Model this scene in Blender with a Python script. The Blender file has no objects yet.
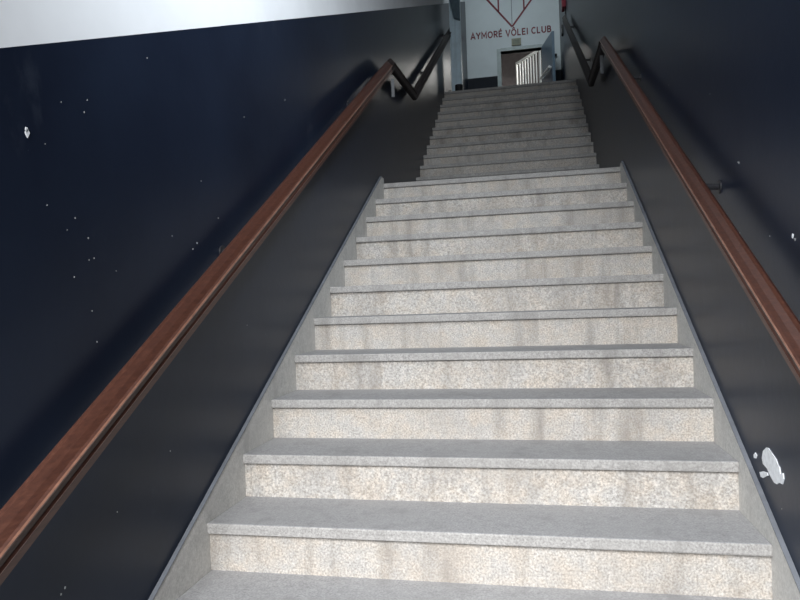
import bpy, bmesh, math, random
from mathutils import Vector, Matrix
random.seed(7)
C = bpy.context.scene
COL = C.collection

# ------------------------------------------------------------------ camera
YAW, PITCH, ROLL = -0.201818, 0.004279, -0.033592
F = Vector((math.sin(YAW)*math.cos(PITCH), math.cos(YAW)*math.cos(PITCH), math.sin(PITCH)))
R0 = Vector((math.cos(YAW), -math.sin(YAW), 0)); U0 = R0.cross(F)
RT = R0*math.cos(ROLL) + U0*math.sin(ROLL); UP = -R0*math.sin(ROLL) + U0*math.cos(ROLL)
cd = bpy.data.cameras.new('camera'); cam = bpy.data.objects.new('camera', cd); COL.objects.link(cam)
cd.sensor_width = 36.0; cd.lens = 36.0*654.127/800.0; cd.clip_start = 0.02
m = Matrix.Identity(4)
for i in range(3):
    m[i][0] = RT[i]; m[i][1] = UP[i]; m[i][2] = -F[i]
m.translation = Vector((0.23366, -2.03629, 0.72439))
cam.matrix_world = m
C.camera = cam

# ------------------------------------------------------------------ world, lights, exposure
w = bpy.data.worlds.new('world'); C.world = w; w.use_nodes = True
bg = w.node_tree.nodes['Background']
bg.inputs[0].default_value = (0.62, 0.78, 1.0, 1); bg.inputs[1].default_value = 0.2

def area(name, loc, target, sx, sy, power, col):
    l = bpy.data.lights.new(name, 'AREA'); l.shape = 'RECTANGLE'; l.size = sx; l.size_y = sy
    l.energy = power; l.color = col
    o = bpy.data.objects.new(name, l); COL.objects.link(o); o.location = loc
    o.rotation_euler = (Vector(target)-Vector(loc)).to_track_quat('-Z', 'Y').to_euler()
    return o
el = area('entrance_daylight', (-0.25, -3.2, 1.9), (0.1, 0.3, -0.8), 1.1, 1.6, 64, (0.95, 0.972, 1.0)); el.data.spread = math.radians(82)
sl = area('side_fill', (0.84, -1.0, 2.9), (-0.9, 1.1, 2.75), 1.3, 1.0, 104, (0.88, 0.94, 1.0)); sl.data.spread = math.radians(110)  # added fill to brighten the white band; no window there
area('hall_fill', (0.2, 8.2, 6.75), (-0.2, 10.6, 4.4), 0.9, 0.8, 27, (0.86, 0.96, 1.0))  # unseen light added under the ceiling for the end wall and column
area('corridor_daylight', (0.75, 11.9, 5.6), (0.1, 11.6, 4.6), 0.8, 1.2, 40, (1.0, 0.97, 0.92))
vs = C.view_settings
vs.view_transform = 'Standard'; vs.look = 'None'; vs.exposure = 0.0; vs.gamma = 1.0; vs.use_curve_mapping = False

# ------------------------------------------------------------------ dimensions
W, RISE, TREAD = 1.7548, 0.16517, 0.29
WX = W/2 + 0.012                 # wall planes
TREAD2 = 0.255                   # upper flight
LAND = 10*RISE                   # landing level
Y2 = 4.195                       # first nosing of the upper flight
TOP = 22*RISE                    # upper floor level
YE = 10.8                        # end wall
YB = -4.4                        # entrance
FL = -6*RISE                     # lower floor
CEIL = 6.9

# ------------------------------------------------------------------ materials
def mat(name):
    mt = bpy.data.materials.new(name); mt.use_nodes = True
    nt = mt.node_tree; b = nt.nodes['Principled BSDF']
    return mt, nt, b
def N(nt, t, **kw):
    n = nt.nodes.new(t)
    for k, v in kw.items(): setattr(n, k, v)
    return n
def ramp(nt, src, stops):
    r = N(nt, 'ShaderNodeValToRGB'); nt.links.new(src, r.inputs[0])
    e = r.color_ramp.elements
    while len(e) < len(stops): e.new(0.5)
    for el, (p, c) in zip(e, stops): el.position = p; el.color = (*c, 1)
    return r.outputs[0]
def noise(nt, scale, detail=4, rough=0.6, vec=None, stretch=None):
    n = N(nt, 'ShaderNodeTexNoise'); n.inputs['Scale'].default_value = scale
    n.inputs['Detail'].default_value = detail; n.inputs['Roughness'].default_value = rough
    tc = N(nt, 'ShaderNodeTexCoord'); mp = N(nt, 'ShaderNodeMapping')
    if stretch: mp.inputs['Scale'].default_value = stretch
    nt.links.new(tc.outputs['Object'], mp.inputs[0]); nt.links.new(mp.outputs[0], n.inputs['Vector'])
    return n.outputs['Fac']
def mix(nt, fac, a, b, mode='MIX'):
    mx = N(nt, 'ShaderNodeMix', data_type='RGBA', blend_type=mode)
    for sock, v in ((mx.inputs[0], fac), (mx.inputs[6], a), (mx.inputs[7], b)):
        if hasattr(v, 'links'): nt.links.new(v, sock)
        elif isinstance(v, (int, float)): sock.default_value = v
        else: sock.default_value = (*v, 1)
    return mx.outputs[2]
def bump(nt, b, h, strength, dist=0.01):
    bp = N(nt, 'ShaderNodeBump'); bp.inputs['Strength'].default_value = strength; bp.inputs['Distance'].default_value = dist
    nt.links.new(h, bp.inputs['Height']); nt.links.new(bp.outputs[0], b.inputs['Normal'])

def plain(name, col, rough=0.5, metal=0.0, var=0.15, scale=12):
    mt, nt, b = mat(name)
    f = noise(nt, scale)
    lo = tuple(c*(1-var) for c in col); hi = tuple(min(1, c*(1+var)) for c in col)
    nt.links.new(ramp(nt, f, [(0.3, lo), (0.7, hi)]), b.inputs['Base Color'])
    b.inputs['Roughness'].default_value = rough; b.inputs['Metallic'].default_value = metal
    return mt

def navy_paint():
    mt, nt, b = mat('navy_gloss_paint')
    base = ramp(nt, noise(nt, 1.6, 6), [(0.3, (0.0080, 0.0115, 0.023)), (0.7, (0.0125, 0.0185, 0.035))])
    scuff = ramp(nt, noise(nt, 2.3, 9, 0.7, stretch=(1, 1, 0.6)), [(0.62, (0, 0, 0)), (0.85, (1, 1, 1))])
    dots = ramp(nt, noise(nt, 55, 2, 0.5), [(0.80, (0, 0, 0)), (0.83, (1, 1, 1))])
    c = mix(nt, scuff, base, (0.045, 0.055, 0.075))
    c = mix(nt, dots, c, (0.16, 0.17, 0.18))
    nt.links.new(c, b.inputs['Base Color'])
    b.inputs['Roughness'].default_value = 0.32
    b.inputs['IOR'].default_value = 1.30
    b.inputs['Specular Tint'].default_value = (0.74, 0.87, 1.0, 1)
    bump(nt, b, noise(nt, 9, 3), 0.06, 0.01)
    return mt
def terrazzo(name, lo, hi, stain, bumps, tint=False):
    mt, nt, b = mat(name)
    g = ramp(nt, noise(nt, 150, 3, 0.6), [(0.34, lo), (0.66, hi)])
    patch = ramp(nt, noise(nt, 3.2, 7, 0.65), [(0.45, (0, 0, 0)), (0.72, (0.55, 0.55, 0.55))])
    vert = ramp(nt, noise(nt, 9, 4, 0.6, stretch=(1, 1, 0.15)), [(0.52, (0, 0, 0)), (0.74, (0.75, 0.75, 0.75))])
    cream = ramp(nt, noise(nt, 11, 5, 0.7), [(0.40, (0.93, 0.94, 0.96)), (0.5, (1.0, 0.985, 0.97)), (0.62, (1.0, 0.945, 0.89))])
    g = mix(nt, 1.0 if tint else 0.0, g, cream, 'MULTIPLY')
    clump = ramp(nt, noise(nt, 45, 4, 0.65), [(0.3, (0.80, 0.80, 0.80)), (0.6, (1, 1, 1))])
    g = mix(nt, 0.9, g, clump, 'MULTIPLY')
    c = mix(nt, patch, g, stain, 'MIX')
    c2 = mix(nt, vert, c, tuple(x*0.72 for x in stain), 'MIX')
    nt.links.new(c2, b.inputs['Base Color']); b.inputs['Roughness'].default_value = 0.8
    bump(nt, b, noise(nt, 130, 3), bumps, 0.004)
    return mt
def wood():
    mt, nt, b = mat('varnished_wood')
    g = noise(nt, 14, 7, 0.65, stretch=(9, 0.22, 9))
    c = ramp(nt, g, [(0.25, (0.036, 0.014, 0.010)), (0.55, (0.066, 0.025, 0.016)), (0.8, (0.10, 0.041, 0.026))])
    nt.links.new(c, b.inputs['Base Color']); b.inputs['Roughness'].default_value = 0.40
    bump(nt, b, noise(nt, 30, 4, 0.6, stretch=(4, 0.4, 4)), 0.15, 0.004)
    return mt
NAVY = navy_paint()
MATT_NAVY = plain('navy_matt_paint', (0.006, 0.009, 0.016), 0.8)
WHITE = plain('white_wall_paint', (0.80, 0.82, 0.84), 0.7, 0, 0.05, 2.5)
HALLWHITE = plain('hall_white_paint', (0.62, 0.68, 0.70), 0.6, 0, 0.06, 1.6)
RISER = terrazzo('granular_riser', (0.36, 0.33, 0.295), (0.72, 0.68, 0.625), (0.33, 0.295, 0.26), 0.6, True)
TREADM = terrazzo('grey_tread_cement', (0.29, 0.285, 0.285), (0.43, 0.425, 0.425), (0.35, 0.345, 0.34), 0.2)
NOSING = terrazzo('grey_nosing_cement', (0.30, 0.285, 0.27), (0.51, 0.49, 0.465), (0.34, 0.325, 0.305), 0.5)
STRING = terrazzo('grey_stringer_cement', (0.50, 0.49, 0.465), (0.64, 0.63, 0.60), (0.56, 0.54, 0.51), 0.15)
HILITE = plain('wood_edge_highlight', (0.19, 0.095, 0.065), 0.3, 0, 0.3, 25)  # highlight line along the rail bead, put into the colour
LEDGE = plain('pale_ledge_paint', (0.17, 0.18, 0.20), 0.6)
FLOORM = terrazzo('grey_floor_cement', (0.24, 0.24, 0.24), (0.34, 0.34, 0.33), (0.27, 0.265, 0.26), 0.15)
WOOD = wood()
SHADEWOOD = plain('shaded_rail_wood', (0.022, 0.015, 0.014), 0.7, 0, 0.3, 30)  # upper rails' dark silhouette against the bright hall, put into the colour
IRON = plain('dark_iron', (0.02, 0.02, 0.024), 0.45)
DULL = plain('tarnished_iron', (0.16, 0.165, 0.17), 0.6, 0.3)
FRAMEM = plain('grey_frame_paint', (0.40, 0.46, 0.46), 0.5)
STEEL = plain('dull_steel', (0.35, 0.36, 0.37), 0.4, 0.8)
BLACK = plain('black_rubber', (0.012, 0.013, 0.015), 0.6)
CHIP = plain('bare_plaster', (0.78, 0.80, 0.82), 0.85, 0, 0.12, 60)
DIMCHIP = plain('dusty_undercoat', (0.30, 0.31, 0.31), 0.85, 0, 0.2, 60)
RED = plain('dark_red_paint', (0.17, 0.012, 0.025), 0.5)
REDBOX = plain('red_enamel', (0.17, 0.008, 0.022), 0.5)
GREYLINE = plain('grey_line_paint', (0.20, 0.23, 0.25), 0.5)
COLUMN = plain('pale_blue_steel_paint', (0.66, 0.79, 0.85), 0.45, 0, 0.08)
BRACE = plain('slate_steel_paint', (0.10, 0.15, 0.18), 0.5)
DOORM = plain('blue_grey_door_paint', (0.14, 0.20, 0.26), 0.35, 0, 0.1)
DOORLOW = plain('deep_blue_door_paint', (0.035, 0.065, 0.11), 0.3, 0, 0.1)
GATEM = plain('white_gate_enamel', (0.80, 0.80, 0.78), 0.4, 0, 0.05)
BEIGE = plain('beige_corridor_plaster', (0.27, 0.235, 0.22), 0.8, 0, 0.1, 2)
BROWN = plain('brown_corridor_band', (0.14, 0.12, 0.12), 0.6)
SIGNM = plain('olive_sign_plastic', (0.22, 0.22, 0.15), 0.5)
SIGNG = plain('faded_green_print', (0.13, 0.15, 0.10), 0.5)

# ------------------------------------------------------------------ helpers
def obj(name, bm, mats, parent=None, smooth=False):
    me = bpy.data.meshes.new(name)
    bmesh.ops.recalc_face_normals(bm, faces=bm.faces[:])
    bm.to_mesh(me); bm.free()
    for mt in (mats if isinstance(mats, (list, tuple)) else [mats]): me.materials.append(mt)
    if smooth:
        for p in me.polygons: p.use_smooth = True
    o = bpy.data.objects.new(name, me); COL.objects.link(o)
    if parent: o.parent = parent
    return o
def struct(name, bm, mats, parent=None):
    o = obj(name, bm, mats, parent)
    if not parent: o['kind'] = 'structure'
    return o
def tag(o, label, cat, group=None):
    o['label'] = label; o['category'] = cat
    if group: o['group'] = group
    return o
def empty(name, loc=(0, 0, 0)):
    o = bpy.data.objects.new(name, None); COL.objects.link(o); o.location = loc; o.empty_display_size = 0.1
    return o
def box(bm, x0, x1, y0, y1, z0, z1, bev=0, mi=0):
    vs_ = [bm.verts.new((x, y, z)) for x in (x0, x1) for y in (y0, y1) for z in (z0, z1)]
    idx = [(0, 1, 3, 2), (4, 6, 7, 5), (0, 4, 5, 1), (2, 3, 7, 6), (0, 2, 6, 4), (1, 5, 7, 3)]
    fs = [bm.faces.new([vs_[i] for i in f]) for f in idx]
    for f in fs: f.material_index = mi
    if bev:
        es = set(e for f in fs for e in f.edges)
        bmesh.ops.bevel(bm, geom=list(es), offset=bev, segments=2, affect='EDGES', profile=0.6)
    return fs
def prism_x(bm, poly, x0, x1, mi=0):          # poly in (y, z), extruded along x
    a = [bm.verts.new((x0, y, z)) for y, z in poly]; b = [bm.verts.new((x1, y, z)) for y, z in poly]
    fs = [bm.faces.new(a), bm.faces.new(b)]
    for i in range(len(poly)):
        j = (i+1) % len(poly); fs.append(bm.faces.new((a[i], a[j], b[j], b[i])))
    for f in fs: f.material_index = mi
def prism_y(bm, poly, y0, y1, mi=0):          # poly in (x, z)
    a = [bm.verts.new((x, y0, z)) for x, z in poly]; b = [bm.verts.new((x, y1, z)) for x, z in poly]
    fs = [bm.faces.new(a), bm.faces.new(b)]
    for i in range(len(poly)):
        j = (i+1) % len(poly); fs.append(bm.faces.new((a[i], a[j], b[j], b[i])))
    for f in fs: f.material_index = mi
def bar(bm, p, q, r, n=8):
    p, q = Vector(p), Vector(q); d = (q-p).normalized()
    s = d.cross(Vector((0, 0, 1)))
    if s.length < 1e-3: s = d.cross(Vector((1, 0, 0)))
    s.normalize(); t = d.cross(s)
    ra = [bm.verts.new(p+(s*math.cos(2*math.pi*i/n)+t*math.sin(2*math.pi*i/n))*r) for i in range(n)]
    rb = [bm.verts.new(q+(s*math.cos(2*math.pi*i/n)+t*math.sin(2*math.pi*i/n))*r) for i in range(n)]
    bm.faces.new(ra); bm.faces.new(rb)
    for i in range(n):
        j = (i+1) % n; bm.faces.new((ra[i], ra[j], rb[j], rb[i]))
B = bmesh.new

# ------------------------------------------------------------------ walls
def line_z(y): return 1.678 + 0.4545*y        # where the navy paint stops on the left wall
bm = B()
prism_x(bm, [(YB, FL-.1), (YE+.15, FL-.1), (YE+.15, CEIL), (11.49, CEIL)][:2] + [(YE+.15, line_z(YE+.15)), (YB, line_z(YB))], -WX-.15, -WX, 0)
prism_x(bm, [(YB, line_z(YB)), (YE+.15, line_z(YE+.15)), (YE+.15, CEIL), (YB, CEIL)], -WX-.15, -WX, 1)
wl = struct('wall_left', bm, [NAVY, WHITE])
bm = B(); box(bm, WX, WX+.15, YB, YE+.15, FL-.1, CEIL)
wr = struct('wall_right', bm, NAVY)

def chips(name, pts, x, sgn, parent):
    bm = B()
    for (y, z, r) in pts:
        r *= .72 if r < .0065 else 1
        n = random.randint(5, 8); a0 = random.random()*6
        ring = [(y+math.cos(a0+2*math.pi*i/n)*r*random.uniform(.5, .95), z+math.sin(a0+2*math.pi*i/n)*r*random.uniform(.6, 1.2)) for i in range(n)]
        prism_x(bm, ring, x, x-sgn*.0012, 0 if r > .0055 else 1)
    return obj(name, bm, [CHIP, DIMCHIP], parent)
LCH = [(-0.74,1.141,.0095),(-0.741,1.150,.007),(-0.528,1.28,.0032),(-0.541,1.245,.0032),(-0.625,1.246,.002),(0.894,1.703,.005),(-0.684,.984,.003),(-0.588,.965,.003),(-0.618,.932,.002),(-0.541,.919,.0036),(-0.54,.862,.0031),(-0.52,.868,.0024),(-0.598,.816,.003),(-0.43,.838,.0022),(-0.138,.962,.0032),(.019,.952,.0052),(-.009,.93,.0044),(-.535,.73,.0026),(-.519,.649,.0031),(-.189,.288,.0037),(-.458,.185,.0032),(-.664,.069,.0047),(-.678,.060,.0045),(.395,.656,.0036),(.061,1.172,.0032),(.684,1.202,.0044),(.431,1.497,.0033),(-.684,1.129,.0019),(-.246,1.491,.0037),(.179,1.057,.0026)]
chips('paint_chips', LCH, -WX, -1, wl)['label'] = 'pale paint chips scattered on the navy wall'
RCH = [(.227,1.134,.006),(.236,1.138,.004),(.536,1.449,.004),(1.232,1.705,.005),(-.026,.877,.0036),(-.191,.862,.0075),(-.205,.852,.006),(.243,.912,.0048),(-.043,.116,.0029)]
chips('paint_chips', RCH, WX, 1, wr)['label'] = 'few pale paint chips on the navy wall'
P1 = [(.0604,.2635),(.0891,.2467),(.1017,.2228),(.0932,.2074),(.0589,.2022),(.0363,.1877),(.0046,.1761),(-.0183,.1775),(-.0371,.1876),(-.059,.1889),(-.071,.2066),(-.0664,.2214),(-.0484,.2134),(-.0413,.231),(-.0285,.236),(-.0162,.2477),(.0151,.2569),(.0427,.2658)]
P2 = [(.1275,.1741),(.1183,.1624),(.0977,.1637),(.0561,.1825),(.0602,.1899),(.0956,.1842)]
P3 = [(.1788,.2152),(.1752,.2058),(.1589,.2081),(.1501,.2187),(.1618,.225)]
bm = B()
for P in (P1, P2, P3): prism_x(bm, P, WX, WX-.003)
obj('plaster_patch', bm, CHIP, wr)['label'] = 'big white flake where paint has come off'

# end wall with doorway
DX0, DX1, DZ = -0.235, 0.535, 5.525          # door opening
DADO = 5.065
bm = B()
def wallpiece(x0, x1, z0, z1):
    if z0 < DADO < z1:
        box(bm, x0, x1, YE, YE+.15, z0, DADO, 0, 1); box(bm, x0, x1, YE, YE+.15, DADO, z1, 0, 0)
    else: box(bm, x0, x1, YE, YE+.15, z0, z1, 0, 0)
wallpiece(-WX, DX0, TOP, CEIL); wallpiece(DX1, WX, TOP, CEIL); wallpiece(DX0, DX1, DZ, CEIL)
we = struct('wall_back', bm, [HALLWHITE, MATT_NAVY])
# corridor beyond the doorway
bm = B(); box(bm, -1.3, 1.0, 13.1, 13.2, TOP, 6.4, 0, 0); box(bm, -1.3, 1.0, 13.085, 13.1, TOP, 5.3, 0, 1)
struct('wall_corridor_back', bm, [BROWN, BEIGE])
bm = B(); box(bm, -1.4, -1.3, YE+.15, 13.2, TOP, 6.4); struct('wall_corridor_left', bm, BEIGE)
bm = B(); box(bm, 1.0, 1.1, YE+.15, 13.2, TOP, 6.4); struct('wall_corridor_right', bm, WHITE)
bm = B(); box(bm, -1.4, 1.1, YE+.15, 13.2, 6.4, 6.5); struct('ceiling_corridor', bm, WHITE)
# floors, ceiling
bm = B(); box(bm, -WX, WX, YB, -5*TREAD+.03, FL-.1, FL); struct('floor', bm, FLOORM)
bm = B(); box(bm, -WX, WX, 10*TREAD+.31, Y2+.03, LAND-.12, LAND); struct('floor_landing', bm, FLOORM)
bm = B(); box(bm, -WX, WX, Y2+11*TREAD2+.27, YE, TOP-.12, TOP); box(bm, -1.4, 1.1, YE, 13.2, TOP-.12, TOP); struct('floor_upper', bm, FLOORM)
bm = B(); box(bm, -WX-.15, WX+.15, -2.2, YE+.15, CEIL, CEIL+.1)
struct('ceiling', bm, WHITE)
# door frame
bm = B()
box(bm, DX0-.075, DX0, YE-.02, YE+.16, TOP, DZ+.05); box(bm, DX1, DX1+.05, YE-.02, YE+.16, TOP, DZ+.05); box(bm, DX0, DX1, YE-.02, YE+.16, DZ, DZ+.06)
struct('trim_1', bm, FRAMEM)

# ------------------------------------------------------------------ staircases
def step(parent, y, z, td, hw, z_low):
    bm = B(); box(bm, -hw, hw, y+.02, y+.09, z_low, z-.036)
    s = obj('step', bm, RISER, parent)
    bm = B(); box(bm, -hw, hw, y, y+td+.045, z-.036, z, .006)
    # a few knocks in the nosing
    for v in bm.verts:
        if v.co.y < y+.01: v.co.y += random.uniform(0, .0015)
    bm.normal_update()
    for f in bm.faces: f.material_index = 1 if f.normal.y < -.5 else 0
    obj('tread', bm, [TREADM, NOSING], s)
lower = empty('staircase', (0, -5*TREAD, FL))
tag(lower, 'pale worn concrete staircase of wide steps rising from the foreground to the landing', 'staircase')
upper = empty('staircase', (0, Y2, LAND))
tag(upper, 'darker far flight of stairs between the landing and the club doorway', 'staircase')
for k in range(-5, 11): step(lower, k*TREAD, k*RISE, TREAD, W/2, (k-1)*RISE)
for k in range(1, 13): step(upper, Y2+(k-1)*TREAD2, LAND+k*RISE, TREAD2, WX-.0008, LAND+(k-1)*RISE)
for rt in (lower, upper):
    for c in rt.children: c.matrix_parent_inverse = Matrix.Translation(-rt.location)
# stringers: low sloping cement skirting along both walls
SL = RISE/TREAD
for sg, up in ((-1, .075), (1, .057)):
    y0, y1 = -5*TREAD+.02, 2.84
    low = [(y0, FL), (y1+.08, LAND-.25), (y1+.08, y1*SL+up), (y1, y1*SL+up), (y0, y0*SL+up)]
    bm = B(); prism_x(bm, low, sg*(W/2-.0005), sg*(WX-.0008))
    s = obj('stringer', bm, STRING, lower); s.matrix_parent_inverse = Matrix.Translation(-lower.location)
    bm = B(); prism_x(bm, [(y0, y0*SL+up), (y1, y1*SL+up), (y1, y1*SL+up+.004), (y0, y0*SL+up+.004)], sg*(W/2-.003), sg*(WX-.0008))
    obj('stringer_edge', bm, LEDGE, s)

# ------------------------------------------------------------------ handrails
PROF = [(-.034, .050), (-.020, .060), (-.004, .058), (.014, .040), (.026, .022), (.034, .018), (.038, .013), (.036, .007), (.028, .003), (.024, -.006), (.024, -.020),
        (.027, -.024), (.029, -.028), (.027, -.032), (.026, -.055), (.014, -.066), (-.026, -.066), (-.034, -.058)]
def sweep(bm, path, x, sg, scale=1.0):
    n = len(PROF); rings = []
    for i, (y, z) in enumerate(path):
        def dirn(a, b): v = Vector((b[0]-a[0], b[1]-a[1])); return v.normalized()
        if i == 0: t = dirn(path[0], path[1]); k = 1
        elif i == len(path)-1: t = dirn(path[-2], path[-1]); k = 1
        else:
            t1, t2 = dirn(path[i-1], path[i]), dirn(path[i], path[i+1]); t = (t1+t2).normalized(); k = 1/max(.5, t.dot(t1))
        nv = Vector((-t.y, t.x))*k
        rings.append([bm.verts.new((x - sg*u*scale, y+nv.x*v*scale, z+nv.y*v*scale)) for u, v in PROF])
    for a, b in zip(rings, rings[1:]):
        for i in range(n):
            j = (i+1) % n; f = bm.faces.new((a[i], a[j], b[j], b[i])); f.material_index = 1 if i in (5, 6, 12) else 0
    bm.faces.new(rings[0]); bm.faces.new(rings[-1])
def handrail(sg, lowpath, uppath, label):
    x = sg*(WX-(.078 if sg < 0 else .084))
    root = empty('handrail', (x, lowpath[0][0], lowpath[0][1])); tag(root, label, 'handrail')
    inv = Matrix.Translation(-root.location)
    def part(name, bm, mt, par=root):
        o = obj(name, bm, mt, par)
        if par is root: o.matrix_parent_inverse = inv
        return o
    bm = B(); sweep(bm, lowpath, x, sg, .78 if sg < 0 else .64); part('rail', bm, [WOOD, HILITE])
    bm = B(); sweep(bm, uppath, x, sg, .74); part('rail', bm, [SHADEWOOD, SHADEWOOD])
    def zat(path, y):
        for a, b in zip(path, path[1:]):
            if a[0] <= y <= b[0]: return a[1]+(b[1]-a[1])*(y-a[0])/(b[0]-a[0])
    for path, ys in ((lowpath, (-1.3, .45 if sg > 0 else .2, 2.0)), (uppath, (3.3, 5.0, 7.1))):
        for y in ys:
            z = zat(path, y); bm = B()
            bar(bm, (x+sg*.02, y, z), (sg*WX, y, z-.005), .011)
            bb = part('bracket', bm, IRON)
            bm = B(); bar(bm, (sg*(WX-.006), y, z-.005), (sg*WX, y, z-.005), .024, 14)
            obj('wall_plate', bm, IRON, bb)
    # steel strap hanging under the corner at the landing
    bm = B(); y = lowpath[-1][0]+.12; z = uppath[0][1]
    box(bm, x-.012, x+.012, y, y+.012, z-.19, z-.045); part('strap', bm, DULL)
    return root
Lz = lambda y: .264 + (y+.943)*.5905
Rz = lambda y: .604 + (y+.404)*.5815
handrail(-1, [(-1.7, Lz(-1.7)), (2.95, Lz(2.95))], [(2.95, Lz(2.95)-.005), (3.06, 2.625), (4.10, 2.70), (7.45, 4.665)],
         'long brown wooden handrail on the left wall under the white band')
handrail(1, [(-1.7, Rz(-1.7)), (3.08, Rz(3.08))], [(3.08, Rz(3.08)-.005), (3.18, 2.62), (4.12, 2.675), (7.9, 4.83)],
         'brown wooden handrail on the right wall above the big white flake')

# ------------------------------------------------------------------ upper hall
col = empty('column', (-.735, 7.25, TOP))
tag(col, 'pale blue steel column at the top of the stairs beside the left wall', 'column')
def ploc(par, o): o.matrix_parent_inverse = Matrix.Translation(-par.location); return o
bm = B(); box(bm, -.80, -.655, 7.2, 7.32, TOP, CEIL, .006); ploc(col, obj('shaft', bm, COLUMN, col))
for xx in (-.795, -.727, -.662):
    bm = B(); box(bm, xx-.008, xx+.008, 7.175, 7.2, TOP, CEIL); ploc(col, obj('rib', bm, COLUMN, col))
bm = B(); bar(bm, (-.70, 7.18, TOP), (-.70, 7.18, TOP+.13), .055, 16); ploc(col, obj('foot', bm, BLACK, col))['label'] = 'dark rounded foot'
bm = B(); prism_y(bm, [(-.83, 5.35), (-.80, 5.02), (-.735, 4.70), (-.65, 4.665), (-.645, 5.35)], 7.10, 7.175); ploc(col, obj('brace', bm, BRACE, col))['label'] = 'dark slate tapered brace near the top'

# door leaf swung out towards the stairs
dr = empty('door_1', (DX1, YE-.03, TOP)); dr['kind'] = 'structure'
ang = math.atan2(.17, .70)
LW = .74
bm = B(); box(bm, 0, .045, -LW, 0, .01, 5.09-TOP+.43, .003); obj('door_leaf', bm, DOORM, dr)
bm = B(); box(bm, -.004, 0, -LW+.06, -.06, .08, 4.70-TOP+.2, 0); obj('lower_panel', bm, DOORLOW, dr)
bm = B(); bar(bm, (-.05, -LW+.05, 4.66-TOP+.24), (-.05, -.05, 4.66-TOP+.24), .022, 10)
for yy in (-LW+.09, -.09): bar(bm, (-.05, yy, 4.66-TOP+.24), (0, yy, 4.66-TOP+.24), .014)
obj('push_bar', bm, GATEM, dr)
dr.rotation_euler.z = ang

# barred gate standing open in the corridor
gt = empty('barred_gate', (.50, YE+.2, TOP)); tag(gt, 'white barred metal gate standing ajar inside the far doorway', 'gate')
GL, GH = .80, 1.95
bm = B()
box(bm, -.02, .02, -.015, .015, .03, GH); box(bm, GL-.03, GL, -.015, .015, .03, GH); box(bm, .02, GL-.03, -.015, .015, GH-.045, GH); box(bm, .02, GL-.03, -.015, .015, .03, .07)
obj('gate_frame', bm, GATEM, gt)
bm = B(); box(bm, .02, GL-.03, -.012, .012, .95, 1.0); obj('cross_rail', bm, GATEM, gt)
for i in range(7):
    xx = .02+(GL-.05)*(i+1)/8
    bm = B(); bar(bm, (xx, 0, .07), (xx, 0, GH-.045), .013); obj('gate_bar', bm, GATEM, gt)
gt.rotation_euler.z = math.radians(125)

# sign above the doorway
bm = B(); box(bm, .0-.02, .16, YE-.03, YE, 5.61, 5.745, .004)
sg_ = tag(obj('exit_sign', bm, SIGNM), 'small olive sign fixed over the far doorway', 'sign')
bm = B(); box(bm, .005, .135, YE-.032, YE-.03, 5.635, 5.72); obj('sign_face', bm, SIGNG, sg_)

# red lettering: upright strokes painted on the wall
def arc(cx, cz, rx, rz, a0, a1, n=12):
    return [(cx+rx*math.cos(math.radians(a0+(a1-a0)*i/n)), cz+rz*math.sin(math.radians(a0+(a1-a0)*i/n))) for i in range(n+1)]
ACUTE = [[(.24, 1.10), (.42, 1.26)]]
HAT = [[(.20, 1.10), (.40, 1.26), (.60, 1.10)]]
EE = [[(.06, 0), (.06, 1)], [(0, .93), (.56, .93)], [(.06, .5), (.50, .5)], [(0, .07), (.56, .07)]]
OO = [arc(.40, .5, .36, .44, 0, 360, 20)]
GLYPH = {
 'A': ([[(0, 0), (.36, 1), (.72, 0)], [(.13, .33), (.59, .33)]], .72),
 'Y': ([[(0, 1), (.34, .48), (.68, 1)], [(.34, .5), (.34, 0)]], .68),
 'M': ([[(.06, 0), (.06, 1), (.43, .30), (.80, 1), (.80, 0)]], .86),
 'O': (OO, .80), 'Ô': (OO+HAT, .80),
 'R': ([[(.06, 0), (.06, 1)], [(0, .93), (.32, .93)]+arc(.34, .70, .22, .23, 90, -90)+[(.06, .47)], [(.28, .47), (.60, 0)]], .62),
 'É': (EE+ACUTE, .58), 'E': (EE, .58),
 'V': ([[(0, 1), (.36, 0), (.72, 1)]], .72),
 'L': ([[(.06, 1), (.06, 0)], [(0, .07), (.54, .07)]], .56),
 'I': ([[(.07, 0), (.07, 1)]], .14),
 'C': ([arc(.42, .5, .36, .44, 48, 312)], .70),
 'U': ([[(.06, 1), (.06, .36)]+arc(.36, .36, .30, .30, 180, 360)+[(.66, 1)]], .72),
 'B': ([[(.06, 0), (.06, 1)], [(0, .93), (.30, .93)]+arc(.31, .725, .19, .205, 90, -90)+[(.06, .52)], [(.30, .52)]+arc(.32, .295, .23, .225, 90, -90)+[(0, .07)]], .58),
}
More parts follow.
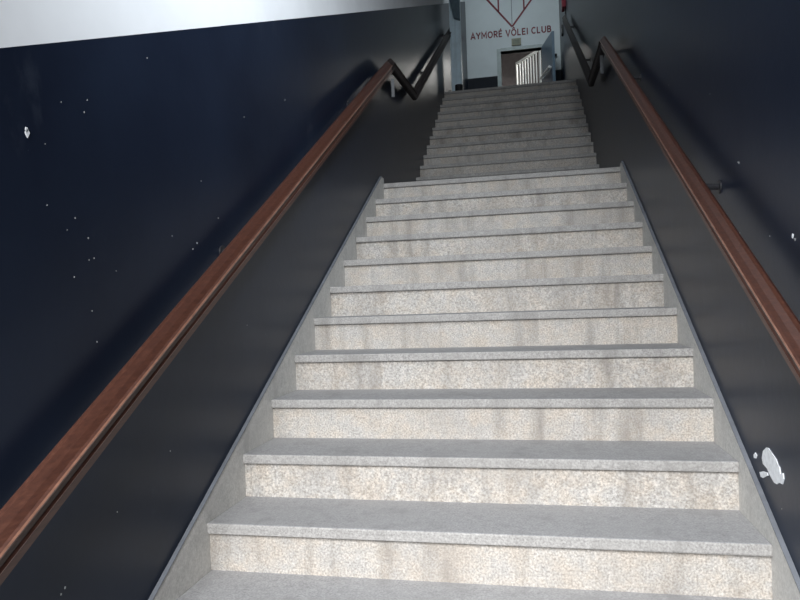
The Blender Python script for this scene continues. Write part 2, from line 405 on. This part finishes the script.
def lettering(words, x0, x1, zb, za, cap, y):
    root = empty('wall_lettering', ((x0+x1)/2, y, zb)); tag(root, 'dark red painted club name across the white end wall', 'lettering')
    sp, gap, wd = .22, .62, .20
    lens = [sum(GLYPH[c][1] for c in w_)+sp*(len(w_)-1) for w_ in words]
    total = sum(lens)+gap*(len(words)-1); sx = (x1-x0)/total
    cx = 0
    for w_ in words:
        bm = B()
        for ch in w_:
            strokes, adv = GLYPH[ch]
            for st in strokes:
                L = []; R = []
                closed = (Vector(st[0])-Vector(st[-1])).length < 1e-6
                n = len(st)
                for i in range(n):
                    a = Vector(st[i-1]) if i else (Vector(st[-2]) if closed else None)
                    b = Vector(st[i+1]) if i < n-1 else (Vector(st[1]) if closed else None)
                    p = Vector(st[i])
                    d1 = (p-a).normalized() if a is not None else None
                    d2 = (b-p).normalized() if b is not None else None
                    t = ((d1 or Vector((0, 0)))+(d2 or Vector((0, 0)))).normalized()
                    k = 1/max(.45, t.dot(d1 or d2)); nv = Vector((-t.y, t.x))*wd/2*k
                    L.append(p+nv); R.append(p-nv)
                def P(v, yy):
                    u = cx+v.x
                    return bm.verts.new((x0+u*sx, yy, zb+(za-zb)*u/total+v.y*cap))
                for i in range(n-1):
                    q = [L[i], L[i+1], R[i+1], R[i]]
                    fr = [P(v, y-.004) for v in q]; bk = [P(v, y-.0005) for v in q]
                    bm.faces.new(fr); bm.faces.new(bk)
                    for a_ in range(4):
                        b_ = (a_+1) % 4; bm.faces.new((fr[a_], fr[b_], bk[b_], bk[a_]))
            cx += adv+sp
        cx += gap-sp
        o = obj('word', bm, RED, root); o.matrix_parent_inverse = Matrix.Translation(-root.location)
lettering(['AYMORÉ', 'VÔLEI', 'CLUB'], -.80, .725, 5.82, 5.80, .125, YE)

# crest: red outlined shield with upright stripes
cr = empty('wall_crest', (.02, YE, 5.98)); tag(cr, 'large red outlined shield emblem painted above the club name', 'emblem')
def strip(p, q, wd):
    bm = B(); p, q = Vector(p), Vector(q); d = (q-p).normalized(); n = Vector((-d.y, d.x))*wd/2
    prism_y(bm, [tuple(p+n), tuple(p-n), tuple(q-n), tuple(q+n)], YE-.004, YE); return bm
apx, la, ra_ = (0.0, 5.985), (-.60, 6.74), (.60, 6.74)
for nm, p, q, wd, mt in (('outline', apx, la, .035, RED), ('outline', apx, ra_, .035, RED), ('outline', la, ra_, .035, RED),
                         ('stripe', (-.25, 6.30), (-.25, 6.72), .03, RED), ('stripe', (.235, 6.29), (.235, 6.72), .03, RED), ('centre_line', (0, 6.03), (0, 6.72), .014, GREYLINE)):
    o = obj(nm, strip(p, q, wd), mt, cr); ploc(cr, o)

# right wall fittings
al = empty('alarm_box', (WX, 8.75, 5.40)); tag(al, 'small red box high on the right wall near the end wall', 'alarm box')
bm = B(); box(bm, WX-.06, WX, 8.66, 8.86, 5.33, 5.62, .006); ploc(al, obj('box_body', bm, REDBOX, al))
bm = B(); bar(bm, (WX-.012, 8.76, 5.10), (WX-.012, 8.76, 5.33), .011); ploc(al, obj('conduit', bm, STEEL, al))
bm = B(); box(bm, WX-.03, WX, 9.62, 9.74, 5.28, 5.44, .004)
sw = tag(obj('switch_box', bm, BLACK), 'dark switch box on the right wall beside the white end wall', 'switch')
bm = B(); box(bm, WX-.034, WX-.03, 9.655, 9.705, 5.33, 5.39); obj('switch_rocker', bm, STEEL, sw)
bm = B(); bar(bm, (.80, YE, 5.34), (.80, YE-.05, 5.34), .022, 10)
hk = tag(obj('wall_hook', bm, BLACK), 'small dark hook on the end wall right of the open door', 'hook')
bm = B(); bar(bm, (.80, YE-.045, 5.34), (.76, YE-.075, 5.30), .014, 8); obj('hook_tip', bm, BLACK, hk)
